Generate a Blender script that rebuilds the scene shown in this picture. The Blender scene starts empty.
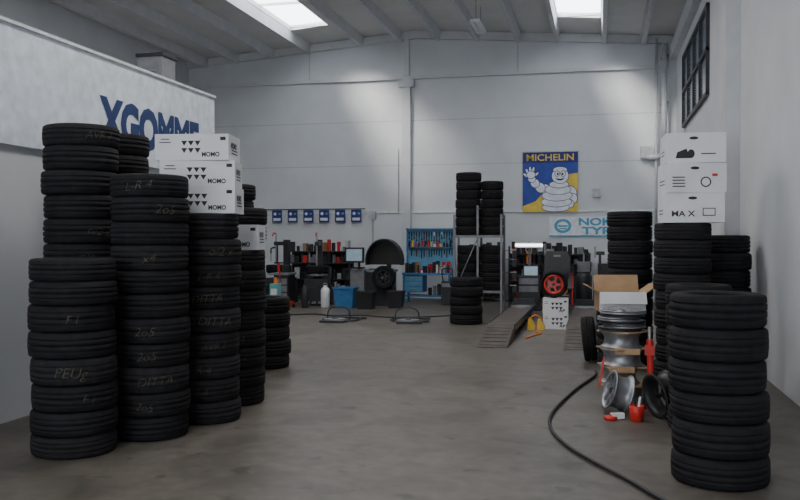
import bpy, math, random
from mathutils import Matrix, Vector
random.seed(7)
S=bpy.context.scene
COL=S.collection
# ---------------------------------------------------------------- materials
def mat(name,c,rough=.6,metal=0,c2=None,scale=8,bump=0,bscale=60,emit=0,detail=6,stretch=None,spec=.5):
    m=bpy.data.materials.new(name); m.use_nodes=True
    nt=m.node_tree; N=nt.nodes; L=nt.links; p=N['Principled BSDF']
    p.inputs['Base Color'].default_value=(*c,1); p.inputs['Roughness'].default_value=rough
    p.inputs['Metallic'].default_value=metal
    p.inputs['Specular IOR Level'].default_value=spec
    tc=N.new('ShaderNodeTexCoord')
    if c2 is None: c2=tuple(min(1,x*1.25+.004) for x in c)
    mp=N.new('ShaderNodeMapping'); L.new(tc.outputs['Object'],mp.inputs['Vector'])
    if stretch: mp.inputs['Scale'].default_value=stretch
    n=N.new('ShaderNodeTexNoise'); n.inputs['Scale'].default_value=scale; n.inputs['Detail'].default_value=detail
    L.new(mp.outputs[0],n.inputs['Vector'])
    r=N.new('ShaderNodeValToRGB'); r.color_ramp.elements[0].position=.35; r.color_ramp.elements[1].position=.68
    r.color_ramp.elements[0].color=(*c,1); r.color_ramp.elements[1].color=(*c2,1)
    L.new(n.outputs['Fac'],r.inputs[0]); L.new(r.outputs[0],p.inputs['Base Color'])
    if bump:
        n2=N.new('ShaderNodeTexNoise'); n2.inputs['Scale'].default_value=bscale; L.new(tc.outputs['Object'],n2.inputs['Vector'])
        b=N.new('ShaderNodeBump'); b.inputs['Strength'].default_value=bump; b.inputs['Distance'].default_value=.01
        L.new(n2.outputs['Fac'],b.inputs['Height']); L.new(b.outputs[0],p.inputs['Normal'])
    if emit:
        p.inputs['Emission Color'].default_value=(*c,1); p.inputs['Emission Strength'].default_value=emit
    return m
M={}
M['wall']=mat('painted_concrete',(.60,.625,.66),.8,c2=(.66,.685,.72),scale=1.2,bump=.06,bscale=40)
M['trim']=mat('trim_concrete',(.56,.58,.61),.8,scale=3,c2=(.62,.64,.67))
M['seam']=mat('seam_grey',(.40,.42,.44),.85)
M['ceil']=mat('ceiling_concrete',(.60,.60,.59),.85,c2=(.66,.66,.65),scale=1.5)
M['rub']=mat('tire_rubber',(.009,.009,.011),.75,c2=(.017,.017,.020),scale=14,bump=.3,bscale=120,spec=.22)
M['rub2']=mat('tire_rubber_dusty',(.014,.014,.017),.85,c2=(.025,.024,.027),scale=20,bump=.3,bscale=120,spec=.2)
M['chalk']=mat('chalk_mark',(.13,.12,.085),.9,c2=(.025,.024,.020),scale=45)
M['card']=mat('white_carton',(.72,.73,.77),.75,c2=(.78,.79,.83),scale=4)
M['kraft']=mat('kraft_cardboard',(.42,.27,.15),.85,c2=(.50,.33,.19),scale=10)
M['ink']=mat('black_ink',(.02,.02,.025),.7)
M['black']=mat('black_plastic',(.012,.012,.015),.45)
M['dark']=mat('dark_steel',(.035,.037,.043),.5,metal=.4)
M['steel']=mat('steel',(.32,.33,.35),.45,metal=.8,scale=20)
M['alu']=mat('alloy',(.36,.37,.39),.45,metal=.75,c2=(.20,.21,.23),scale=12)
M['grey']=mat('grey_paint',(.18,.19,.21),.5)
M['lgrey']=mat('light_grey_paint',(.42,.44,.47),.5)
M['blue']=mat('workshop_blue',(.03,.15,.36),.45,c2=(.05,.20,.44))
M['lblue']=mat('pale_blue',(.10,.29,.46),.5)
M['red']=mat('red_paint',(.62,.03,.02),.4,c2=(.5,.02,.02))
M['orange']=mat('orange_paint',(.75,.22,.03),.45)
M['yellow']=mat('yellow_paint',(.70,.45,.05),.5)
M['white']=mat('white_plastic',(.66,.68,.71),.5)
M['teal']=mat('teal_paint',(.12,.36,.38),.5)
M['wood']=mat('wood',(.30,.18,.09),.7,scale=6,stretch=(1,1,8))
M['ramp']=mat('rusty_steel_plate',(.075,.058,.050),.6,metal=.3,c2=(.12,.10,.085),scale=6,bump=.4,bscale=50)
M['hose']=mat('rubber_hose',(.010,.010,.012),.5)
M['signw']=mat('sign_white',(.66,.71,.79),.6)
M['signb']=mat('sign_blue',(.012,.035,.14),.6)
M['bnblue']=mat('banner_blue',(.035,.065,.32),.75)
M['bnnavy']=mat('banner_navy',(.02,.03,.16),.75)
M['bnyel']=mat('banner_yellow',(.70,.52,.08),.75)
M['bnwhite']=mat('banner_white',(.68,.71,.78),.75)
M['cyan']=mat('banner_cyan',(.08,.33,.50),.7)
M['glass']=mat('window_glass',(.10,.13,.18),.12)
M['screen']=mat('monitor_screen',(.20,.28,.34),.2,emit=.5)
M['lamp']=mat('lamp_tube',(1,1,1),.4,emit=4)
# floor
def floor_mat():
    m=bpy.data.materials.new('polished_concrete'); m.use_nodes=True
    nt=m.node_tree;N=nt.nodes;L=nt.links;p=N['Principled BSDF']
    tc=N.new('ShaderNodeTexCoord')
    a=N.new('ShaderNodeTexNoise');a.inputs['Scale'].default_value=.45;a.inputs['Detail'].default_value=9;a.inputs['Roughness'].default_value=.62
    b=N.new('ShaderNodeTexNoise');b.inputs['Scale'].default_value=9;b.inputs['Detail'].default_value=8
    c=N.new('ShaderNodeTexNoise');c.inputs['Scale'].default_value=1.7;c.inputs['Detail'].default_value=10;c.inputs['Distortion'].default_value=1.2
    d=N.new('ShaderNodeTexNoise');d.inputs['Scale'].default_value=3.1;d.inputs['Detail'].default_value=3
    for q in(a,b,c,d):L.new(tc.outputs['Object'],q.inputs[0])
    def ramp(src,p0,c0,p1,c1):
        r=N.new('ShaderNodeValToRGB');e=r.color_ramp.elements
        e[0].position=p0;e[0].color=(*c0,1);e[1].position=p1;e[1].color=(*c1,1);L.new(src.outputs['Fac'],r.inputs[0]);return r
    r=ramp(a,.33,(.110,.097,.083),.66,(.172,.155,.136))
    cur=r.outputs[0]
    for q in(ramp(b,.35,(.82,.82,.82),.7,(1.08,1.06,1.04)),ramp(c,.36,(.68,.67,.66),.56,(1,1,1)),ramp(d,.30,(.55,.54,.53),.36,(1,1,1))):
        mx=N.new('ShaderNodeMixRGB');mx.blend_type='MULTIPLY';mx.inputs[0].default_value=1
        L.new(cur,mx.inputs[1]);L.new(q.outputs[0],mx.inputs[2]);cur=mx.outputs[0]
    L.new(cur,p.inputs['Base Color'])
    rr=N.new('ShaderNodeMapRange');rr.inputs['To Min'].default_value=.3;rr.inputs['To Max'].default_value=.55
    L.new(a.outputs['Fac'],rr.inputs['Value']);L.new(rr.outputs[0],p.inputs['Roughness'])
    bp=N.new('ShaderNodeBump');bp.inputs['Strength'].default_value=.08;bp.inputs['Distance'].default_value=.01
    L.new(b.outputs['Fac'],bp.inputs['Height']);L.new(bp.outputs[0],p.inputs['Normal'])
    return m
M['floor']=floor_mat()
# ---------------------------------------------------------------- mesh builder
def txt(s,size,off=0.0):
    cu=bpy.data.curves.new('t','FONT');cu.body=s;cu.size=size;cu.offset=off;cu.resolution_u=3
    o=bpy.data.objects.new('t',cu);COL.objects.link(o)
    bpy.context.view_layer.update()
    me=o.to_mesh()
    v=[p.co.copy() for p in me.vertices];f=[tuple(p.vertices) for p in me.polygons]
    o.to_mesh_clear();bpy.data.objects.remove(o);bpy.data.curves.remove(cu)
    return v,f
class MB:
    def __init__(s): s.v=[];s.f=[];s.m=[];s.sm=[];s.mats=[];s.T=Matrix.Identity(4)
    def add(s,v,f,m,smooth=False):
        n=len(s.v)
        s.v+=[tuple(s.T@Vector(p)) for p in v]
        if m not in s.mats:s.mats.append(m)
        k=s.mats.index(m)
        for q in f:
            s.f.append(tuple(i+n for i in q));s.m.append(k);s.sm.append(smooth)
    def box(s,c,d,m,rz=0,rx=0,ry=0):
        R=Matrix.Translation(c)@Matrix.Rotation(rz,4,'Z')@Matrix.Rotation(ry,4,'Y')@Matrix.Rotation(rx,4,'X')
        v=[R@Vector((x*d[0]/2,y*d[1]/2,z*d[2]/2)) for x in(-1,1) for y in(-1,1) for z in(-1,1)]
        s.add(v,[(0,1,3,2),(4,6,7,5),(0,4,5,1),(2,3,7,6),(0,2,6,4),(1,5,7,3)],m)
    def prism(s,pts,y0,y1,m):
        n=len(pts);v=[(x,y0,z) for x,z in pts]+[(x,y1,z) for x,z in pts]
        f=[tuple(range(n)),tuple(range(2*n-1,n-1,-1))]+[(i,i+n,(i+1)%n+n,(i+1)%n) for i in range(n)]
        s.add(v,f,m)
    def cyl(s,p0,p1,r,m,seg=16,r1=None,smooth=True):
        p0=Vector(p0);p1=Vector(p1);d=(p1-p0);q=d.to_track_quat('Z','Y').to_matrix()
        if r1 is None:r1=r
        v=[];
        for p,rr in((p0,r),(p1,r1)):
            for i in range(seg):
                a=2*math.pi*i/seg;v.append(p+q@Vector((rr*math.cos(a),rr*math.sin(a),0)))
        s.add(v,[(i,(i+1)%seg,(i+1)%seg+seg,i+seg) for i in range(seg)],m,smooth)
        s.add(v,[tuple(range(seg-1,-1,-1)),tuple(range(seg,2*seg))],m)
    def lathe(s,prof,m,seg=40,closed=True,lug=None):
        v=[];n=len(prof)
        for i in range(seg):
            a=2*math.pi*i/seg;c,sn=math.cos(a),math.sin(a)
            for j,(r,z) in enumerate(prof):
                rr=r-(lug[j] if lug and i%2 else 0)
                v.append((rr*c,rr*sn,z))
        f=[]
        for i in range(seg):
            k=(i+1)%seg
            for j in range(n if closed else n-1):
                l=(j+1)%n;f.append((i*n+j,k*n+j,k*n+l,i*n+l))
        s.add(v,f,m,True)
    def tube(s,pts,r,m,seg=8,sub=6):
        P=[Vector(p) for p in pts];Q=[]
        if sub>1 and len(P)>2:
            for i in range(len(P)-1):
                a=P[max(i-1,0)];b=P[i];c=P[i+1];d=P[min(i+2,len(P)-1)]
                for k in range(sub):
                    t=k/sub;Q.append(.5*((2*b)+(c-a)*t+(2*a-5*b+4*c-d)*t*t+(-a+3*b-3*c+d)*t**3))
            Q.append(P[-1])
        else:Q=P
        v=[];n=len(Q);u=None
        for i,p in enumerate(Q):
            t=(Q[min(i+1,n-1)]-Q[max(i-1,0)]).normalized()
            if u is None:
                u=t.orthogonal().normalized()
            u=(u-t*u.dot(t)).normalized();w=t.cross(u)
            for k in range(seg):
                a=2*math.pi*k/seg;v.append(p+r*(u*math.cos(a)+w*math.sin(a)))
        f=[(i*seg+k,i*seg+(k+1)%seg,(i+1)*seg+(k+1)%seg,(i+1)*seg+k) for i in range(n-1) for k in range(seg)]
        f+=[tuple(range(seg-1,-1,-1)),tuple(range((n-1)*seg,n*seg))]
        s.add(v,f,m,True)
    def disc(s,c,rx,rz,y,m,seg=28,rot=0):
        v=[]
        for i in range(seg):
            a=2*math.pi*i/seg;x=rx*math.cos(a);z=rz*math.sin(a)
            v.append((c[0]+x*math.cos(rot)-z*math.sin(rot),y,c[1]+x*math.sin(rot)+z*math.cos(rot)))
        s.add(v,[tuple(range(seg))],m)
    def poly(s,pts,y,m): s.add([(x,y,z) for x,z in pts],[tuple(range(len(pts)))],m)
    def text(s,string,size,m,T,off=0.,fit=None,th=0):
        v,f=txt(string,size,off)
        if not v:return
        x0=min(p.x for p in v);x1=max(p.x for p in v);k=fit/(x1-x0) if fit else 1
        s.add([T@Vector(((p.x-x0)*k,p.y,0)) for p in v],f,m)
    def done(s,name,bevel=0,loc=(0,0,0)):
        me=bpy.data.meshes.new(name)
        me.from_pydata([tuple(Vector(p)-Vector(loc)) for p in s.v],[],s.f)
        for x in s.mats:me.materials.append(M[x])
        me.polygons.foreach_set('material_index',s.m);me.polygons.foreach_set('use_smooth',s.sm)
        me.update();o=bpy.data.objects.new(name,me);COL.objects.link(o);o.location=loc
        if bevel:
            b=o.modifiers.new('bev','BEVEL');b.width=bevel;b.segments=2;b.limit_method='ANGLE';b.angle_limit=math.radians(60)
        return o
TW=lambda x,y,z:Matrix.Translation((x,y,z))@Matrix.Rotation(math.pi/2,4,'X')
# ---------------------------------------------------------------- room
XL,XR,YB,YF=-12.0,1.92,23.4,-9.0
XM=-5.04
cz=lambda x:7.5-.52*abs(x-XM)/6.96
b=MB();b.box(((XL+XR)/2,(YB+YF)/2,-.1),(XR-XL+.4,YB-YF+.4,.2),'floor');b.done('floor')
b=MB();b.prism([(XL-.2,0),(XR+.2,0),(XR+.2,cz(XR)),(XM,7.5),(XL-.2,cz(XL))],YB,YB+.2,'wall');b.done('wall_back')
b=MB();b.box((XL-.1,(YB+YF)/2,3.49),(.2,YB-YF,6.98),'wall');b.done('wall_left')
b=MB();b.box((XR+.1,(YB+YF)/2,3.49),(.2,YB-YF,6.98),'wall');b.done('wall_right')
b=MB()
DH=4.2
b.box((-10.75,YF-.1,3.49),(2.5,.2,6.98),'wall');b.box((1.26,YF-.1,3.49),(1.32,.2,6.98),'wall')
b.prism([(-9.5,DH),(.6,DH),(.6,cz(.6)),(XM,7.5),(-9.5,cz(-9.5))],YF-.2,YF,'wall');b.done('wall_front')
b=MB()
def slab(x0,x1,y0,y1):
    pts=[(x0,cz(x0)),(x1,cz(x1)),(x1,cz(x1)+.12),(x0,cz(x0)+.12)];b.prism(pts,y0,y1,'ceil')
y0,y1=YF-.2,YB+.2
SK=[(-8.1,-7.05),(-1.05,0)]
SY0,SY1=17.3,21.6
slab(XL-.2,-8.1,y0,y1);slab(-7.05,XM,y0,y1);slab(XM,-1.05,y0,y1);slab(0,XR+.2,y0,y1)
for a,c in SK: slab(a,c,y0,SY0);slab(a,c,SY1,y1)
b.done('ceiling')
ribs=[1.1,.1,-1.15,-2.2,-3.3,-4.4,-5.5,-6.6,-8.2,-9.3,-10.4,-11.4]
b=MB()
for x in ribs:
    z=cz(x);b.prism([(x-.05,z-.26),(x+.05,z-.26),(x+.09,z+.0),(x-.09,z+.0)],YF+.01,YB-.05,'trim')
b.done('trim_ceiling_ribs')
b=MB()
for a,c in SK:
    for y in(SY0,(SY0+SY1)/2,SY1): b.box(((a+c)/2,y,cz((a+c)/2)+.06),(c-a,.04,.06),'lgrey')
b.done('window_skylight_frame')
b=MB()
for xa,xb in((XL,XM),(XM,XR)):
    b.prism([(xa,cz(xa)-.22),(xb,cz(xb)-.22),(xb,cz(xb)-.01),(xa,cz(xa)-.01)],YB-.14,YB,'trim')
b.box(((XL+XR)/2,YB-.05,6.2),(XR-XL,.1,.09),'trim')
b.done('trim_back_beam')
b=MB();b.box((-5.3,YB-.07,3.1),(.24,.14,6.2),'trim');b.box((-5.3,YB-.1,6.03),(.44,.2,.2),'trim')
b.box((-5.3,YB-.06,6.85),(.14,.12,1.2),'trim');b.done('trim_column')
b=MB()
for z in(3.75,5.0): b.box(((XL+XR)/2,YB-.003,z),(XR-XL,.006,.018),'seam')
for x in(-8.2,-2.2): b.box((x,YB-.003,6.7),(.03,.006,.95),'seam')
b.done('trim_wall_seams')
b=MB();b.box((XR-.1,YB-.12,3.49),(.2,.24,6.9),'trim')
for i,y in enumerate((13.,3.)): b.box((XR-.1,y,3.49),(.2,.4,6.95),'trim')
b.box((XR-.08,(YB+YF)/2,6.5),(.16,YB-YF-.1,.35),'trim')
b.done('trim_right_columns')
b=MB()
b.tube([(1.6,22.9,6.7),(1.6,22.9,5),(1.6,22.9,4.1)],.07,'lgrey',10,1)
b.tube([(1.6,22.9,4.15),(1.6,22.9,3.95),(1.5,23.1,3.82),(1.2,23.2,3.8)],.07,'lgrey',10)
b.tube([(1.42,23.2,6.9),(1.42,23.2,0.02)],.035,'lgrey',8,1)
for z in(6.4,5.2,4.3):b.box((1.62,23.13,z),(.16,.5,.03),'grey')
b.box((1.2,23.29,3.95),(.34,.2,.3),'lgrey')
b.done('trim_drain_pipe')
b=MB()
b.box((XR-.012,18.6,5.1),(.03,4.6,1.6),'glass')
for y in(16.3,17.45,18.6,19.75,20.9): b.box((XR-.03,y,5.1),(.07,.07,1.6),'dark')
for z in(4.3,5.1,5.9): b.box((XR-.03,18.6,z),(.07,4.67,.07),'dark')
b.done('window_1')
b=MB()
b.box(((XL+1.4)/2,YB-.02,2.43),(1.4-XL,.04,.05),'white')
for x,z in((-6.3,2.35),(-3.2,2.35),(-.1,2.9)): b.box((x,YB-.05,z),(.2,.1,.22),'lgrey')
b.cyl((-6.3,YB-.03,2.3),(-6.3,YB-.03,1.2),.018,'lgrey',8)
b.cyl((-5.55,YB-.03,2.4),(-5.55,YB-.03,4.2),.014,'lgrey',8)
b.cyl((-3.2,YB-.03,2.3),(-3.2,YB-.03,1.1),.018,'lgrey',8)
b.box((-3.2,YB-.05,1.1),(.16,.1,.2),'white')
b.done('trim_cable_conduit')
def lamp(x,y,e,sx=1.4,z=None):  # with energy: added fill lamp; without: the real unlit fixture
    z=z or cz(x)-.45
    b=MB();b.box((x,y,z),(.22,sx,.07),'white');b.cyl((x-.05,y-sx/2+.04,z-.045),(x-.05,y+sx/2-.04,z-.045),.018,'lamp' if e else 'white',8)
    b.cyl((x+.05,y-sx/2+.04,z-.045),(x+.05,y+sx/2-.04,z-.045),.018,'lamp' if e else 'white',8)
    for q in(-.4,.4): b.cyl((x,y+q,z),(x,y+q,cz(x)),.008,'grey',6)
    b.done('ceiling_lamp_or_fill')
    if e:
        l=bpy.data.lights.new('added_fill_light','AREA');l.shape='RECTANGLE';l.size=1.2;l.size_y=2.5;l.energy=e;l.color=(1,.97,.93)  # broad area light added to brighten the hall, larger than its housing
        o=bpy.data.objects.new('added_fill_light',l);COL.objects.link(o);o.location=(x,y,z-.12)
lamp(-2.85,2,130);lamp(-2.85,8,140);lamp(-7,14,150);lamp(-2.85,14,150)  # made-up fill lamps above the frame, housings included
lamp(-2.85,20.3,0,1.2,6.75)
# ---------------------------------------------------------------- office booth
b=MB()
bx0,bx1,by0,by1,bh=-9.0,-5.2,-1.0,10.8,3.6
b.box(((bx0+bx1)/2,(by0+by1)/2,bh/2),(bx1-bx0,by1-by0,bh),'wall')
b.box((bx1+.02,(by0+by1)/2,3.05),(.04,by1-by0,1.1),'signw')
TS=Matrix.Translation((bx1+.045,8.03,2.72))@Matrix.Rotation(math.pi/2,4,'Z')@Matrix.Rotation(math.pi/2,4,'X')
b.text('XGOMME',.62,'signb',TS,off=.034,fit=2.3)
b.box((bx1+.03,(by0+by1)/2,3.6),(.07,by1-by0,.03),'white')
b.done('office_booth')
b=MB();b.box((-5.75,10.3,3.84),(.36,.36,.42),'grey');b.box((-5.75,10.3,4.07),(.40,.40,.05),'dark');b.box((-5.75,10.1,3.86),(.2,.02,.03),'steel');b.done('storage_case',.02,)
b=MB();b.tube([(-6.1,9.3,3.67),(-6.0,9.0,3.8),(-6.1,8.6,3.74),(-6.0,8.2,3.82),(-6.2,7.9,3.68)],.06,'dark');b.tube([(-6.4,9.2,3.66),(-6.2,8.8,3.72),(-6.3,8.3,3.66)],.06,'lgrey');b.done('rolled_hose')
# ---------------------------------------------------------------- tires
def tire(b,T,R=.325,w=.2,ri=.2,m='rub',seg=60,g=.009):
    old=b.T;b.T=old@T
    h=w/2
    prof=[(ri,-h*.72),(ri+.012,-h*.9),(ri+.05,-h*.98),(R-.04,-h*1.0),(R-.014,-h*.93),(R-.003,-h*.8),
          (R,-h*.56),(R-.0,-h*.5),(R-g,-h*.48),(R-g,-h*.4),(R+.001,-h*.38),(R+.002,-h*.06),(R-g,-h*.05),(R-g,h*.05),(R+.002,h*.06),(R+.001,h*.38),
          (R-g,h*.4),(R-g,h*.48),(R,h*.5),(R,h*.56),(R-.003,h*.8),(R-.014,h*.93),(R-.04,h*1.0),(ri+.05,h*.98),(ri+.012,h*.9),(ri,h*.72),
          (ri+.012,h*.68),(R-.03,h*.8),(R-.03,-h*.8),(ri+.012,-h*.68)]
    lug=[0,0,0,0,.006,.008,.004,0,0,0,0,0,0,0,0,0,0,0,0,.004,.008,.006,0,0,0,0,0,0,0,0]
    b.lathe(prof,m,seg,True,lug);b.T=old
CH=['TTA','AVR 2','2o5','L-R 4','PEUg','M6 DX','x4','/R16','DITTA','//-7','F l','o/2 x']
def stack(x,y,h,R=.325,marks=0,name='tire_stack',jit=.014,n=None,z0=0,w0=.2):
    b=MB();n=n or max(1,round(h/w0));z=z0
    ws=[random.uniform(.9,1.1) for _ in range(n)];k=h/sum(ws)
    for i in range(n):
        w=ws[i]*k
        r=R*random.uniform(.965,1.0);dx,dy=random.uniform(-jit,jit),random.uniform(-jit,jit)
        cx,cy=x+dx,y+dy
        T=Matrix.Translation((cx,cy,z+w/2))@Matrix.Rotation(random.random()*6,4,'Z')
        tire(b,T,r,w*.998,r*.62,random.choice(['rub','rub','rub2']),g=random.choice([.004,.007,.010]))
        if marks and i>0 and random.random()<marks:
            s=random.choice(CH);v,f=txt(s,random.uniform(.08,.11),-.0015);x0=min(p.x for p in v);x1=max(p.x for p in v)
            a0=math.atan2(-cy,-cx)+random.uniform(-.3,.45);sl=random.uniform(-.2,.2)
            vv=[]
            for p in v:
                q=p.x-(x0+x1)/2
                a=a0+q/r+.9*p.y
                rr=r+.006;vv.append((cx+rr*math.cos(a),cy+rr*math.sin(a),z+w/2-.035+p.y+sl*q))
            b.add(vv,f,'chalk')
        z+=w
    return b.done(name,loc=(x,y,z0))
stack(-3.69,6.48,2.18,marks=.6)
stack(-3.53,7.18,1.88,marks=.8)
stack(-3.62,7.99,1.54,marks=.4)
stack(-4.22,10.31,.91)
stack(-4.0,8.95,2.0)
stack(-4.45,9.72,2.32)
stack(-4.46,6.68,2.64,marks=.3)
stack(-4.62,7.48,2.66)
stack(-3.98,5.84,1.5,marks=.4)
# right stacks
stack(.79,6.16,1.28)
stack(.95,10.5,1.84)
stack(.97,8.95,1.2)
stack(.42,12.75,2.05);stack(1.15,12.6,2.1);stack(1.5,11.3,1.7)
stack(.90,7.75,.8,n=4)
stack(.28,11.5,.72,n=4)
stack(-2.56,16.55,.91,n=5)
# ---------------------------------------------------------------- cartons
def carton(x,y,z,sx,sy,sz,rz,label='MOMO',name='carton_box',open_=False):
    b=MB();b.T=Matrix.Translation((x,y,z))@Matrix.Rotation(rz,4,'Z')
    b.box((0,0,sz/2),(sx,sy,sz),'card')
    F=-sy/2-.0015
    b.box((0,0,sz+.0005),(sx*.98,.05,.001),'kraft')
    b.text(label,sz*.24,'ink',TW(sx*.14,F,sz*.14),off=.002,fit=sx*.24)
    for k in range(3):
        cx=-sx*.10+k*sz*.26;c=sz*.12
        for r in range(2):
            zz=sz*.62-r*sz*.28
            b.poly([(cx-c,zz+c),(cx+c,zz+c),(cx,zz-c*.6)],F,'ink')
    b.box((-sx*.36,F,sz*.8),(sx*.12,.002,.008),'ink');b.box((-sx*.36,F,sz*.68),(sx*.16,.002,.008),'ink')
    b.box((sx/2-.05,F,sz*.82),(.05,.002,.03),'ink')
    for zz in(.3,.42): b.box((sx/2+.001,0,sz*zz),(.002,sy*.5,.01),'ink')
    b.text(label,sz*.3,'ink',Matrix.Translation((sx/2+.002,-sy*.3,sz*.5))@Matrix.Rotation(math.pi/2,4,'Z')@Matrix.Rotation(math.pi/2,4,'X'),off=.003,fit=sy*.5)
    return b.done(name,.004)
def carton2(x,y,z,sx,sy,sz,rz,kind,name='carton_box'):
    b=MB();b.T=Matrix.Translation((x,y,z))@Matrix.Rotation(rz,4,'Z')
    b.box((0,0,sz/2),(sx,sy,sz),'card');F=-sy/2-.0015
    b.box((0,0,sz+.0005),(sx*.98,.05,.001),'kraft')
    b.disc((-.02,sz*.82),.05,.018,F,'ink',18)
    if kind==0:
        b.poly([(-.22,.05),(-.06,.05),(-.10,.16),(-.2,.12)],F,'ink');b.disc((-.05,.1),.04,.05,F,'ink');b.box((.14,F,.1),(.16,.002,.012),'ink')
    elif kind==1:
        for k in range(4): b.box((-.2,F,.07+k*.035),(.14,.002,.012),'ink')
        b.disc((.1,.12),.06,.06,F,'ink');b.disc((.1,.12),.045,.045,F-.001,'card')
        b.box((.2,F,.2),(.06,.002,.03),'red')
    else:
        b.text('MA X',.09,'ink',TW(-.25,F,.07),off=.002,fit=.26);b.box((.16,F,.12),(.14,.002,.09),'ink');b.box((.16,F-.001,.12),(.12,.002,.07),'card')
    for zz in(.3,.42): b.box((-sx/2-.001,0,sz*zz),(.002,sy*.5,.012),'ink')
    b.done(name,.004)
zB=1.88
carton(-3.55,7.2,zB,.66,.42,.235,math.radians(13))
carton(-3.57,7.21,zB+.238,.67,.42,.235,math.radians(15))
carton(-3.60,7.2,zB+.476,.67,.42,.235,math.radians(10))
carton(-3.66,8.0,1.542,.66,.42,.25,math.radians(12))
for i,(dx,r) in enumerate(((0,4),(.01,7),(.02,2))): carton2(1.03+dx,10.5,1.842+i*.342,.66,.55,.34,math.radians(r),2-i)
b=MB();b.T=Matrix.Translation((.25,11.45,.722))@Matrix.Rotation(math.radians(8),4,'Z')
sx,sy,sz,t=.58,.5,.24,.012
b.box((0,0,t/2),(sx,sy,t),'kraft')
for q in(-1,1):
    b.box((0,q*(sy/2-t/2),sz/2),(sx,t,sz),'card' if q<0 else 'kraft');b.box((q*(sx/2-t/2),0,sz/2),(t,sy-2*t,sz),'kraft')
b.box((0,sy/2+.05,sz+.1),(sx,t,.24),'kraft',rx=math.radians(-25))
b.box((-sx/2-.07,0,sz+.05),(.18,sy,t),'kraft',ry=math.radians(30));b.box((sx/2+.07,0,sz+.05),(.18,sy,t),'kraft',ry=math.radians(-35))
b.box((0,-sy/2-.05,sz-.06),(sx,t,.17),'card',rx=math.radians(-30))
b.box((0,-sy/2-.006,.12),(.2,.004,.05),'ink')
b.done('open_cardboard_box')
# ---------------------------------------------------------------- rims & wheels
def rim(b,T,R=.22,w=.19,m='alu',spk=7,sm=None):
    old=b.T;b.T=old@T;h=w/2;sm=sm or m
    b.lathe([(R,-h),(R,-h+.012),(R-.02,-h+.02),(R-.035,-h*.4),(R-.04,h*.3),(R-.022,h-.03),(R-.018,h-.012),(R,h-.01),(R,h),(R-.025,h),(R-.03,h-.03),(R-.048,h*.3),(R-.043,-h*.4),(R-.028,-h)],m,40)
    b.cyl((0,0,h*.35),(0,0,h*.75),.065,sm,20);b.cyl((0,0,h*.75),(0,0,h*.85),.03,'dark',14)
    for i in range(spk):
        a=2*math.pi*i/spk;d=R-.09
        b.box((math.cos(a)*(.05+d/2),math.sin(a)*(.05+d/2),h*.66),(d+.02,.035,.025),sm,rz=a)
    for i in range(5):
        a=2*math.pi*i/5+.3;b.cyl((math.cos(a)*.045,math.sin(a)*.045,h*.7),(math.cos(a)*.045,math.sin(a)*.045,h*.82),.008,'dark',8)
    b.T=old
b=MB();z=0
x0,y0=.22,8.98
hs=[(.17,'alu',.225),(.17,'steel',.20),(.17,'alu',.22),(.16,'alu',.21)]
for k,(w,m,R) in enumerate(hs):
    rim(b,Matrix.Translation((x0+random.uniform(-.02,.02),y0,z+w/2))@Matrix.Rotation(k,4,'Z'),R,w,m,[5,6,10,12][k]);z+=w
    b.box((x0+.01*k,y0,z+.006),(.42,.38,.012),'kraft',rz=.3*k);z+=.012
    if k in(0,1,2): b.box((x0-.05+.05*k,y0-.215,z-.02),(.24,.012,.06),'kraft',rz=-.1)
for k in range(6):
    rim(b,Matrix.Translation((x0+random.uniform(-.04,.04),y0,z+.018)),.225+random.uniform(-.01,.01),.035,'steel' if k%2 else 'dark',14,'steel');z+=.035
b.box((x0-.2,y0-.14,.3),(.02,.03,.3),'red',ry=.15)
b.done('rim_stack',loc=(x0,y0,0))
b=MB();b.T=Matrix.Translation((-.08,-.42,0))
b.box((.58,9.1,.03),(.12,.34,.06),'red');b.cyl((.58,9.16,.05),(.56,9.16,.66),.032,'red',14);b.cyl((.56,9.16,.66),(.56,9.16,.78),.018,'steel',10)
b.box((.56,9.16,.55),(.09,.09,.1),'red')
for q in(-.12,.12):b.cyl((.50,9.1+q,.035),(.66,9.1+q,.035),.035,'black',12)
b.done('bottle_jack',.005)
b=MB()
T=Matrix.Translation((.17,8.32,.195))@Matrix.Rotation(math.radians(-72),4,'Y')@Matrix.Rotation(.25,4,'X')
rim(b,T,.19,.18,'alu',8)
b.done('alloy_rim')
b=MB()
T=Matrix.Translation((.56,8.16,.215))@Matrix.Rotation(math.radians(28),4,'Z')@Matrix.Rotation(math.radians(80),4,'Y')
rim(b,T,.21,.16,'black',5)
b.done('steel_wheel')
b=MB();b.T=Matrix.Translation((.33,7.98,0));b.lathe([(0,.0),(.06,0),(.065,.08),(.07,.14),(.06,.14),(.05,.02),(0,.02)],'red',20,False)
b.cyl((0,0,.02),(.03,0,.22),.012,'white',8);b.cyl((.02,.02,.02),(-.03,.03,.2),.01,'black',8)
b.done('red_cup')
b=MB();b.T=Matrix.Translation((.10,7.98,0));b.lathe([(0,.0),(.06,0),(.06,.03),(.04,.035),(0,.05)],'red',20,False)
b.box((.06,.02,.035),(.12,.05,.05),'white',rz=.5);b.done('angle_grinder')
b=MB();tire(b,Matrix.Translation((-.14,11.85,.30))@Matrix.Rotation(math.radians(84),4,'Y'),.3,.18,.19);rim(b,Matrix.Translation((-.14,11.85,.30))@Matrix.Rotation(math.radians(-96),4,'Y'),.19,.16,'alu',6)
b.done('car_wheel',loc=(-.14,11.85,0))
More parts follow.
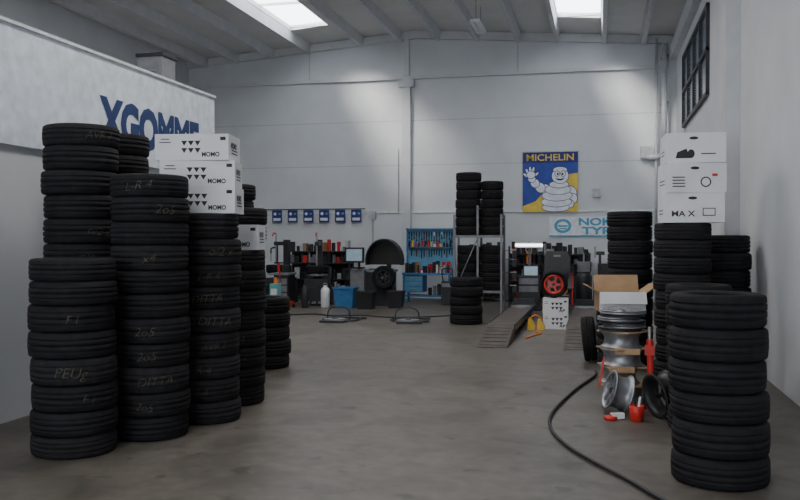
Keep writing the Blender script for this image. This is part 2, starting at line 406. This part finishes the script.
# ---------------------------------------------------------------- lift with ramps
b=MB()
for x in(-1.6,-.30):
    v=[(x-.23,12.9,0),(x+.23,12.9,0),(x+.23,12.9,.012),(x-.23,12.9,.012),(x-.23,14.1,0),(x+.23,14.1,0),(x+.23,14.1,.24),(x-.23,14.1,.24)]
    b.add(v,[(0,3,2,1),(4,5,6,7),(0,1,5,4),(3,7,6,2),(0,4,7,3),(1,2,6,5)],'ramp')
    for k in range(6):
        y=13.0+k*.18;b.box((x,y,.012+.228*(y-12.9)/1.2+.001),(.40,.02,.008),'dark',rx=math.atan(.19))
    b.box((x,16.4,.20),(.44,4.6,.08),'ramp')
    for q in(-.225,.225): b.box((x+q,16.4,.19),(.02,4.6,.12),'dark')
    for y in(14.3,16,17.3,18.4): b.box((x,y,.08),(.34,.2,.16),'dark')
    b.cyl((x,17.8,.24),(x,17.8,.27),.2,'steel',28);b.box((x,18.6,.3),(.44,.06,.14),'dark')
b.done('car_lift_ramps')
for (x,y,r) in((-5.18,16.3,.0),(-3.69,16.4,.3)):
    b=MB();b.T=Matrix.Translation((x,y,0))@Matrix.Rotation(r,4,'Z')
    b.box((0,0,.02),(.5,.5,.04),'dark');b.cyl((0,0,.04),(0,0,.065),.22,'steel',32);b.cyl((0,0,.065),(0,0,.075),.06,'dark',20)
    b.tube([(-.28,.1,.03),(-.32,.4,.03),(-.2,.62,.03),(.1,.66,.03),(.5,.58,.03)],.022,'dark')
    b.tube([(.26,-.1,.03),(.4,.0,.03),(.42,.3,.03),(.36,.6,.03)],.018,'dark')
    b.tube([(-.24,.26,.03),(-.22,.28,.2),(-.1,.3,.27),(.1,.3,.27),(.22,.28,.2),(.24,.26,.03)],.014,'dark')
    b.done('wheel_turn_plate',.006)
b=MB();b.tube([(-6.6,17.3,.02),(-6.1,17.7,.02),(-5.6,17.4,.02),(-5.0,17.6,.02),(-4.3,17.3,.02),(-3.7,17.5,.02),(-3.1,18.0,.02)],.014,'hose');b.done('air_hose')
b=MB();b.tube([(-.05,10.75,.02),(-.06,10.37,.02),(-.26,9.36,.02),(-.43,8.09,.02),(-.40,7.37,.02),(-.23,6.76,.02),(0,6.28,.02),(.23,5.85,.02),(.37,5.55,.02),(.6,5.2,.02),(1.1,4.8,.02),(1.5,4.2,.02)],.015,'hose',10,8);b.done('air_hose')
# ---------------------------------------------------------------- tire rack
b=MB();rx,ry=-2.62,18.9
for x in(-.52,0,.52):
    for y in(-.30,.30): b.box((rx+x,ry+y,1.2 if x==0 else 1.1),(.045,.045,2.4 if x==0 else 2.2),'grey')
for z in(.5,1.72):
    for y in(-.30,.30): b.box((rx,ry+y,z),(1.08,.04,.05),'grey')
    for x in(-.52,-.26,0,.26,.52): b.box((rx+x,ry,z),(.03,.60,.03),'grey')
b.tube([(rx-.52,ry-.28,.5),(rx,ry-.28,1.7)],.012,'grey',6,1)
for i in range(7): tire(b,Matrix.Translation((rx-.25+random.uniform(-.01,.01),ry-.0,1.745+.1+i*.2)),.285,.199,.18)
for i in range(6): tire(b,Matrix.Translation((rx+.28,ry+.0,1.745+.1+i*.2)),.25,.199,.16)
for i in range(5): tire(b,Matrix.Translation((rx+.27,ry,.525+.1+i*.2)),.25,.199,.17,'rub2')
for i in range(5): tire(b,Matrix.Translation((rx-.25,ry,.525+.1+i*.2)),.25,.199,.17,'rub')
b.done('tire_rack',loc=(rx,ry,0))
# ---------------------------------------------------------------- blue workbench
b=MB();b.T=Matrix.Translation((-4.38,21.9,0))
W=1.3
b.box((0,0,.76),(W,.62,.05),'blue')
for x in(-.6,.6):
    for y in(-.27,.27): b.box((x,y,.37),(.06,.06,.74),'blue')
b.box((0,0,.18),(W-.1,.55,.03),'blue');b.box((-.35,0,.5),(.5,.54,.44),'blue')
for k in range(3): b.box((-.35,-.28,.36+k*.14),(.46,.015,.12),'lblue');b.box((-.35,-.295,.38+k*.14),(.2,.015,.015),'steel')
b.box((0,.28,1.36),(W,.03,1.15),'lblue')
for x in(-.63,.63): b.box((x,.27,1.36),(.05,.06,1.2),'blue')
b.box((0,.22,1.93),(W,.16,.04),'blue');b.box((0,.2,1.45),(W-.1,.14,.02),'blue')
for k in range(18):
    x=-.58+k*.068;h=random.uniform(.16,.32);c=random.choice(['red','dark','black','black','white','dark'])
    b.cyl((x,.25,1.86),(x,.25,1.86-h*.45),.018,c,8);b.box((x,.25,1.86-h*.7),(.022,.012,h*.5),'dark');b.cyl((x,.258,1.86-h),(x,.242,1.86-h),.024,'dark',10)
for k in range(18):
    x=-.58+k*.068;h=random.uniform(.12,.24);b.box((x,.25,1.38-h/2),(.03,.015,h),random.choice(['dark','black','black','grey']))
for k in range(14):
    x=-.56+k*.085;c=random.choice(['red','dark','black','white','black','yellow','dark']);h=random.uniform(.07,.18)
    b.cyl((x,.2,1.46),(x,.2,1.46+h),.028,c,12);b.cyl((x,.2,1.46+h),(x,.2,1.49+h),.012,'black',8)
for k in range(12):
    x=-.57+k*.1;c=random.choice(['dark','steel','black','red','dark','wood']);h=random.uniform(.1,.32)
    b.box((x,random.uniform(-.15,.1),.785+h/2),(.09,.1,h),c,rz=random.random())
    b.cyl((x+.03,-.2,.785),(x+.03,-.2,.785+h*.7),.025,random.choice(['white','dark','teal','black']),10)
for k in range(5): b.cyl((.05+k*.12,-.05,.195),(.05+k*.12,-.05,.195+.2+.05*(k%3)),.05,random.choice(['dark','grey','red','black']),12)
b.box((.42,-.2,.83),(.1,.22,.08),'steel');b.box((.42,-.3,.9),(.13,.04,.08),'steel');b.cyl((.42,-.3,.85),(.42,-.45,.85),.015,'steel',8);b.cyl((.35,-.45,.85),(.49,-.45,.85),.008,'steel',8)
b.done('tool_workbench',.004)
b=MB();b.box((-3.72,21.2,.3),(.34,.3,.6),'dark');b.box((-3.72,21.04,.5),(.3,.02,.1),'grey');b.tube([(-3.85,21.1,.6),(-3.85,21.0,.9),(-3.6,21.0,.9),(-3.6,21.1,.6)],.015,'dark');b.done('battery_charger',.01)
# ---------------------------------------------------------------- wheel balancer
def balancer(x,y,mon=True):
    b=MB();b.T=Matrix.Translation((x,y,0))
    b.box((0.05,0,.42),(.62,.45,.84),'dark');b.box((.05,-.02,.87),(.7,.5,.06),'grey')
    for k in range(5): b.box((-.2+k*.12,-.05,.91),(.09,.3,.03),'black')
    b.cyl((.2,-.22,.72),(.2,-.6,.72),.02,'steel',12);b.cyl((.2,-.26,.72),(.2,-.32,.72),.07,'steel',16)
    n=16
    V=[];Fc=[]
    for i in range(n+1):
        a=math.radians(-10+200*i/n)
        for r in(.46,.43):
            for yy in(-.5,-.15): V.append((.2+r*math.cos(a),yy,1.12+r*math.sin(a)*1.2))
    for i in range(n):
        q=i*4;Fc+= [(q,q+1,q+5,q+4),(q+2,q+6,q+7,q+3),(q,q+4,q+6,q+2),(q+1,q+3,q+7,q+5)]
    Fc+=[(0,2,3,1),(n*4,n*4+1,n*4+3,n*4+2)]
    b.add(V,Fc,'black')
    b.prism([(.2+.44*math.cos(math.radians(-10+200*i/n)),1.12+.53*math.sin(math.radians(-10+200*i/n))) for i in range(n+1)],-.17,-.15,'black')
    b.box((.2,.1,1.1),(.1,.1,.5),'dark')
    tire(b,Matrix.Translation((.2,-.42,.72))@Matrix.Rotation(math.pi/2,4,'X'),.29,.18,.18)
    rim(b,Matrix.Translation((.2,-.42,.72))@Matrix.Rotation(math.pi/2,4,'X'),.185,.17,'dark',6)
    if mon:
        b.box((-.52,-.1,.45),(.36,.4,.9),'grey');b.cyl((-.52,-.1,.9),(-.52,-.1,1.1),.03,'dark',10)
        b.box((-.52,-.52,1.27),(.48,.07,.38),'black');b.box((-.52,-.558,1.27),(.40,.005,.29),'screen');b.box((-.52,-.32,1.13),(.05,.4,.05),'dark')
        b.box((-.52,-.28,.95),(.34,.16,.03),'black')
    b.done('wheel_balancer',.006)
balancer(-5.38,20.7)
def changer(x,y,col,rz=0):
    b=MB();b.T=Matrix.Translation((x,y,0))@Matrix.Rotation(rz,4,'Z')
    b.box((0,0,.35),(.6,.75,.62),col);b.box((0,0,.03),(.66,.8,.06),'dark')
    b.cyl((0,-.1,.66),(0,-.1,.74),.1,'dark',16);b.cyl((0,-.1,.74),(0,-.1,.78),.27,'steel',28)
    for k in range(4):
        a=k*math.pi/2+.4;b.box((math.cos(a)*.22,-.1+math.sin(a)*.22,.81),(.1,.05,.06),'dark',rz=a)
    b.box((0,.38,.9),(.14,.14,1.5),col);b.box((0,.12,1.55),(.1,.66,.1),col)
    b.cyl((0,-.18,1.78),(0,-.18,.98),.022,'steel',6);b.box((0,-.2,.95),(.06,.12,.08),'steel')
    b.tube([(0,-.18,1.8),(.0,-.3,1.82),(0,-.36,1.74)],.018,'red')
    b.cyl((.36,0,.55),(.5,-.35,.55),.03,'dark',10);b.box((.5,-.38,.42),(.04,.2,.34),'steel')
    b.box((.32,.1,.3),(.06,.5,.4),'black')
    for k in range(3): b.box((-.2+k*.16,-.46,.08),(.1,.16,.02),'steel',rx=.2)
    tire(b,Matrix.Translation((0,-.1,.9)),.3,.2,.2)
    b.cyl((-.28,.34,.3),(-.28,.34,1.5),.035,col,12);b.tube([(-.28,.34,1.45),(-.3,.1,1.42),(-.2,-.1,1.3)],.025,col);b.cyl((-.2,-.1,1.3),(-.2,-.1,1.08),.02,'steel',8)
    b.done('tire_changer',.006)
changer(-7.0,20.6,'dark',.2)
changer(-8.15,20.9,'dark',-.15)
def shelf(cx,cy,W,n,zs,cols,name='parts_shelf'):
    b=MB();b.T=Matrix.Translation((cx,cy,0));H=zs[-1]+.03
    for z in zs: b.box((0,0,z),(W,.42,.03),'dark')
    for x in(-W/2+.01,0,W/2-.01):
        for y in(-.19,.19): b.box((x,y,H/2),(.04,.04,H),'dark')
    b.box((0,.205,H/2+.0),(W,.01,H-.1),'dark')
    m=n//len(zs)
    for zi,z in enumerate(zs):
        for k in range(m):
            x=-W/2+.1+(W-.2)*k/(m-1)+random.uniform(-.02,.02);h=random.uniform(.12,.34);c=random.choice(cols)
            if random.random()<.6: b.box((x,random.uniform(-.06,.06),z+.015+h/2),(random.uniform(.08,.15),.2,h),c,rz=random.uniform(-.3,.3))
            else: b.cyl((x,0,z+.015),(x,0,z+.015+h),.055,c,14)
    b.done(name,.004)
shelf(-7.6,22.6,1.8,52,(.1,.55,1.0,1.32),['black','dark','grey','black','dark','black','wood','dark','black','red','lgrey'])
shelf(-1.3,22.8,2.1,60,(.1,.55,1.0,1.26),['black','dark','dark','grey','black','black','orange','dark','black','red','lgrey'])
shelf(-3.05,22.8,1.1,28,(.1,.55,1.0,1.26),['black','dark','dark','grey','black','black'])
# drums and lying tires in the left work corner
b=MB();b.T=Matrix.Translation((-6.3,21.6,0));b.lathe([(0,0),(.28,0),(.29,.02),(.28,.28),(.295,.30),(.28,.32),(.28,.58),(.295,.60),(.28,.62),(.28,.86),(.29,.88),(.26,.88),(.26,.86),(0,.86)],'dark',30,False)
b.cyl((.1,0,.86),(.1,0,1.2),.02,'steel',8);b.tube([(.1,0,1.2),(.0,-.1,1.26),(-.15,-.2,1.1)],.014,'black');b.done('oil_drum')
b=MB();b.T=Matrix.Translation((-7.7,20.1,0));b.box((0,0,.42),(.36,.5,.7),'dark');b.box((0,0,.8),(.42,.56,.06),'grey')
for q in(-.14,.14): b.cyl((q-.02,-.18,.05),(q+.02,-.18,.05),.05,'black',12);b.cyl((q-.02,.18,.05),(q+.02,.18,.05),.05,'black',12)
for k in range(3): b.box((0,-.256,.25+k*.18),(.3,.012,.15),'grey')
b.box((.05,0,.92),(.2,.2,.18),'black');b.cyl((-.12,-.1,.83),(-.12,-.1,1.05),.035,'red',10);b.done('tool_chest',.006)
b=MB();b.T=Matrix.Translation((-7.4,19.3,0))
b.box((0,0,.1),(.3,.5,.12),'red')
for x in(-.15,.15):
    for y in(-.2,.2): b.cyl((x-.02,y,.05),(x+.02,y,.05),.05,'black',14)
b.tube([(0,-.15,.16),(0,-.3,.6),(0,-.36,1.1)],.018,'red');b.cyl((-.12,-.36,1.1),(.12,-.36,1.1),.018,'black',8);b.cyl((0,.1,.16),(0,.1,.24),.07,'steel',14)
b.done('trolley_jack',.006)
b=MB();b.T=Matrix.Translation((-7.12,18.0,0));b.box((0,0,.03),(.3,.26,.06),'dark');b.box((0,0,.36),(.2,.2,.6),'teal');b.box((0,-.101,.4),(.14,.01,.3),'white');b.cyl((0,0,.66),(0,0,.8),.04,'orange',12)
b.tube([(.0,0,.78),(.1,-.05,.84),(.18,-.1,.7)],.012,'black');b.done('oil_dispenser',.01)
b=MB();b.T=Matrix.Translation((-6.5,19.7,0));b.lathe([(0,0),(.1,0),(.11,.02),(.11,.42),(.08,.48),(.04,.5),(.04,.54),(0,.54)],'white',24,False);b.tube([(-.05,0,.5),(-.04,0,.58),(.04,0,.58),(.05,0,.5)],.01,'grey');b.done('white_canister')
b=MB();b.T=Matrix.Translation((-6.95,19.5,0));b.lathe([(0,0),(.08,0),(.085,.02),(.085,.42),(.05,.5),(.02,.52),(.02,.56),(0,.56)],'dark',20,False);b.tube([(.02,0,.55),(.1,-.05,.5),(.1,-.06,.2)],.012,'black');b.done('gas_bottle')
def bin_(x,y,w,d,h,c,name):
    b=MB();b.T=Matrix.Translation((x,y,0));k=.88
    o=[(-w/2*k,-d/2*k,0),(w/2*k,-d/2*k,0),(w/2*k,d/2*k,0),(-w/2*k,d/2*k,0),(-w/2,-d/2,h),(w/2,-d/2,h),(w/2,d/2,h),(-w/2,d/2,h)]
    i=[(p[0]*.93,p[1]*.93,p[2] if p[2] else .03) for p in o]
    b.add(o+i,[(3,2,1,0),(0,1,5,4),(1,2,6,5),(2,3,7,6),(3,0,4,7),(8,9,10,11),(9,8,12,13),(10,9,13,14),(11,10,14,15),(8,11,15,12),(4,5,13,12),(5,6,14,13),(6,7,15,14),(7,4,12,15)],c)
    for q in(-1,1): b.box((0,q*(d/2+.01),h-.02),(w+.04,.03,.04),c);b.box((q*(w/2+.01),0,h-.02),(.03,d+.04,.04),c)
    b.done(name,.004)
bin_(-6.0,19.75,.5,.42,.5,'blue','plastic_bin');bin_(-5.42,19.5,.42,.36,.42,'black','plastic_bin');bin_(-4.78,19.9,.36,.3,.42,'black','plastic_bin')
bin_(-8.2,19.4,.5,.4,.55,'dark','plastic_bin')
b=MB();b.cyl((-9.5,YB-.08,2.53),(-6.5,YB-.08,2.53),.015,'dark',8)
for k in range(4): b.cyl((-9.4+k*.95,YB,2.53),(-9.4+k*.95,YB-.08,2.53),.012,'dark',6)
for k in range(6):
    x=-9.17+k*.48
    b.box((x,YB-.08,2.33),(.30,.012,.36),'bnnavy');b.box((x,YB-.09,2.24),(.22,.004,.08),'bnwhite');b.disc((x-.06,2.4),.045,.045,YB-.09,'bnwhite',16);b.box((x+.08,YB-.09,2.4),(.07,.004,.05),'cyan')
b.done('hanging_tool_cards')
b=MB();b.box((-9.9,YB-.06,2.3),(.28,.06,.3),'bnwhite');b.box((-9.9,YB-.095,2.3),(.2,.01,.1),'bnblue');b.done('wall_notice')
# ---------------------------------------------------------------- banners
b=MB();b.T=Matrix.Translation((-2.05,YB-.07,2.40))
W,H=1.47,1.63
b.box((W/2,0,H/2),(W,.01,H),'bnblue');b.cyl((-.03,0,H),(W+.03,0,H),.015,'lgrey',8)
for q in(.1,1.37): b.cyl((q,0,H),(q,.065,H),.008,'lgrey',6)
y=-.007
b.poly([(0,H-.3),(W,H-.3),(W,H),(0,H)],y,'bnnavy')
b.text('MICHELIN',.25,'bnyel',TW(.10,y-.002,H-.24),off=.003,fit=1.26)
b.poly([(0,0),(W,0),(W,1.05),(.98,.98),(.35,.30),(0,.16)],y,'bnyel')
y=[-.009]
def blob(x,z,rx,rz,rot=0,c='bnwhite'):
    b.disc((x,z),rx+.016,rz+.016,y[0],'bnnavy',28,rot);y[0]-=.0008;b.disc((x,z),rx,rz,y[0],c,28,rot);y[0]-=.0008
for(x,z,r1,r2,ro)in((.62,.60,.13,.15,.5),(.47,.66,.12,.14,.7),(.33,.78,.11,.12,.9),(.24,.90,.09,.10,1.2)): blob(x,z,r1,r2,ro)
for(x,z,ro)in((.08,1.0,.9),(.12,1.10,.45),(.20,1.15,.1),(.28,1.14,-.2),(.36,1.02,-.9)): blob(x,z,.03,.085,ro)
blob(.22,1.01,.11,.10)
blob(1.30,.52,.13,.17,.3);blob(1.33,.36,.12,.13);blob(1.24,.22,.12,.11)
blob(.88,.12,.36,.11);blob(.90,.27,.40,.13);blob(.92,.44,.40,.14);blob(.94,.60,.34,.13);blob(.97,.74,.25,.09)
blob(1.0,.97,.22,.20);blob(1.0,1.13,.18,.08)
blob(.92,1.03,.055,.07);blob(1.08,1.03,.055,.07)
y[0]-=.001;b.disc((.935,1.02),.025,.035,y[0],'ink',16);b.disc((1.065,1.02),.025,.035,y[0],'ink',16)
b.poly([(.87,.92),(.93,.86),(1.0,.84),(1.07,.86),(1.13,.92),(1.0,.885)],y[0],'ink')
b.done('tire_mascot_banner')
b=MB();b.T=Matrix.Translation((-1.34,YB-.03,1.73))
b.box((1.3,0,.27),(2.6,.01,.54),'bnwhite')
b.poly([(.0,0),(2.6,0),(2.6,.04),(0,.04)],-.007,'cyan')
b.disc((.36,.29),.23,.19,-.008,'cyan',30);b.disc((.36,.29),.15,.12,-.010,'bnwhite',24);b.box((.36,-.011,.29),(.26,.002,.05),'cyan');b.box((.36,-.011,.22),(.2,.002,.03),'cyan')
b.text('NOKIAN',.27,'cyan',TW(.78,-.009,.31),off=.010,fit=1.5);b.text('TYRES',.27,'cyan',TW(.86,-.009,.07),off=.010,fit=1.2)
b.done('tire_brand_banner')
# ---------------------------------------------------------------- aligner & right clutter
b=MB();b.T=Matrix.Translation((-1.62,20.1,0))
b.box((0,0,.05),(.6,.5,.1),'dark');b.box((0,.05,.45),(.5,.4,.7),'dark');b.box((0,-.16,.5),(.44,.02,.14),'grey');b.box((0,-.16,.68),(.44,.02,.14),'grey')
b.cyl((0,.1,.8),(0,.1,1.6),.03,'grey',10);b.box((0,.05,1.52),(.78,.1,.13),'white');b.box((0,-.004,1.52),(.72,.01,.06),'lamp')
for q in(-.36,.36): b.box((q,.0,1.52),(.08,.16,.17),'black')
b.box((.05,-.05,.92),(.36,.05,.26),'black');b.box((.05,-.078,.92),(.31,.004,.21),'screen')
b.done('wheel_aligner_console',.006)
b=MB();b.T=Matrix.Translation((-2.02,19.5,0));b.cyl((0,0,0),(0,0,.03),.18,'dark',20);b.cyl((0,0,.03),(0,0,1.5),.02,'dark',8)
for z,c in((.6,'orange'),(.9,'red'),(1.2,'black'),(1.4,'grey')):
    b.cyl((-.16,0,z),(.16,0,z),.015,'steel',8);b.box((-.14,-.03,z-.1),(.08,.05,.2),c);b.box((.12,-.03,z-.08),(.09,.05,.16),'dark')
b.done('clamp_stand')
b=MB();b.T=Matrix.Translation((-.9,20.3,0))
for z in(.12,.5,.85): b.box((0,0,z),(.6,.4,.03),'dark')
for x in(-.28,.28):
    for yy in(-.18,.18): b.box((x,yy,.49),(.03,.03,.78),'red');b.cyl((x-.015,yy,.05),(x+.015,yy,.05),.05,'black',12)
for k in range(9): 
    z=[.135,.515,.865][k%3];h=random.uniform(.1,.3);b.box((-.22+.22*(k//3),random.uniform(-.1,.1),z+h/2),(.17,.14,h),random.choice(['dark','black','yellow','grey','blue','black']))
b.tube([(-.3,0,.87),(-.4,0,1.0),(-.42,0,1.02)],.012,'dark');b.done('tool_trolley',.004)
b=MB();b.T=Matrix.Translation((-.38,20.9,0));b.lathe([(0,.1),(.18,.1),(.2,.15),(.2,.75),(.15,.85),(0,.88)],'dark',24,False)
b.cyl((-.15,0,.12),(-.15,0,0),.02,'black',8);b.cyl((.15,0,.12),(.15,0,0),.02,'black',8);b.cyl((0,.15,.12),(0,.15,0),.02,'black',8)
b.box((0,0,1.0),(.3,.24,.24),'grey');b.cyl((.14,0,1.0),(.18,0,1.0),.12,'dark',18);b.cyl((0,0,1.1),(0,0,1.35),.02,'steel',8)
b.done('air_compressor')
b=MB();b.T=Matrix.Translation((.15,20.2,0));b.box((0,0,.4),(.6,.5,.8),'dark');b.box((0,-.26,.4),(.5,.02,.6),'grey');b.box((0,-.1,.95),(.4,.3,.3),'black');b.box((0,-.252,.95),(.3,.01,.2),'dark')
for z in(.2,.4,.6): b.box((0,-.28,z),(.3,.02,.02),'steel')
b.done('tool_cabinet',.01)
for x,y,h,c in((-1.1,19.3,1.4,'grey'),(-.0,19.2,1.35,'dark')):
    b=MB();b.T=Matrix.Translation((x,y,0));b.box((0,0,.02),(.26,.26,.04),c);b.cyl((0,0,.04),(0,0,h),.03,c,10);b.box((0,0,h),(.2,.06,.08),c);b.cyl((-.1,-.05,h-.1),(-.1,-.05,h+.15),.02,'steel',8);b.box((.05,-.05,h*.6),(.1,.08,.14),'orange')
    b.done('support_stand')
carton(-.80,16.05,0,.46,.4,.28,.05,'AP');carton(-.80,16.05,.282,.46,.4,.28,.02,'AP')
b=MB();T=Matrix.Translation((-.83,16.0,.567+.252))@Matrix.Rotation(math.pi/2,4,'X')
tire(b,T,.25,.16,.18);rim(b,T,.18,.15,'red',5);b.done('red_car_wheel')
b=MB();b.T=Matrix.Translation((-.82,17.2,0))
for k in range(5):
    a=k*2*math.pi/5+.3;b.cyl((0,0,.1),(.24*math.cos(a),.24*math.sin(a),.07),.02,'black',8);b.cyl((.24*math.cos(a)-.015,.24*math.sin(a),.035),(.24*math.cos(a)+.015,.24*math.sin(a),.035),.035,'black',12)
b.cyl((0,0,.08),(0,0,.45),.03,'steel',12);b.box((0,0,.5),(.46,.44,.09),'black');b.box((0,-.2,.66),(.06,.03,.34),'black')
b.prism([(-.2,.82),(.2,.82),(.25,1.0),(.25,1.3),(.2,1.42),(-.2,1.42),(-.25,1.3),(-.25,1.0)],-.26,-.19,'black')
b.box((0,-.262,1.33),(.14,.01,.04),'grey')
b.done('office_chair',.015)
b=MB();b.T=Matrix.Translation((-1.22,15.7,0))
for x in(0,.17):
    b.prism([(x-.07,0),(x+.07,0),(x+.07,.06),(x+.0,.2),(x-.05,.2)],-.1,.1,'yellow')
b.tube([(-.05,0,.19),(.08,-.03,.27),(.2,0,.18)],.012,'orange');b.done('wheel_chocks',.004)
b=MB();b.T=Matrix.Translation((-1.1,14.2,0));b.tube([(-.1,0,.015),(.0,.4,.015),(.1,.8,.015),(0,1.1,.015)],.015,'orange');b.done('orange_cable')
# ---------------------------------------------------------------- lights, world, camera
w=bpy.data.worlds.new('W');S.world=w;w.use_nodes=True
bg=w.node_tree.nodes['Background'];bg.inputs[0].default_value=(.90,.95,1,1);bg.inputs[1].default_value=7.2
l=bpy.data.lights.new('sun','SUN');l.energy=6.5;l.angle=math.radians(19);l.color=(1,.94,.84)
o=bpy.data.objects.new('sun',l);COL.objects.link(o);o.rotation_euler=Vector((.5,1,-.65)).to_track_quat('-Z','Y').to_euler()
c=bpy.data.cameras.new('camera');c.lens=38.25;c.sensor_width=36;c.clip_start=.05
o=bpy.data.objects.new('camera',c);COL.objects.link(o);o.location=(0,0,1.64);o.rotation_euler=(math.radians(90-.67),0,math.radians(13.24))
S.camera=o
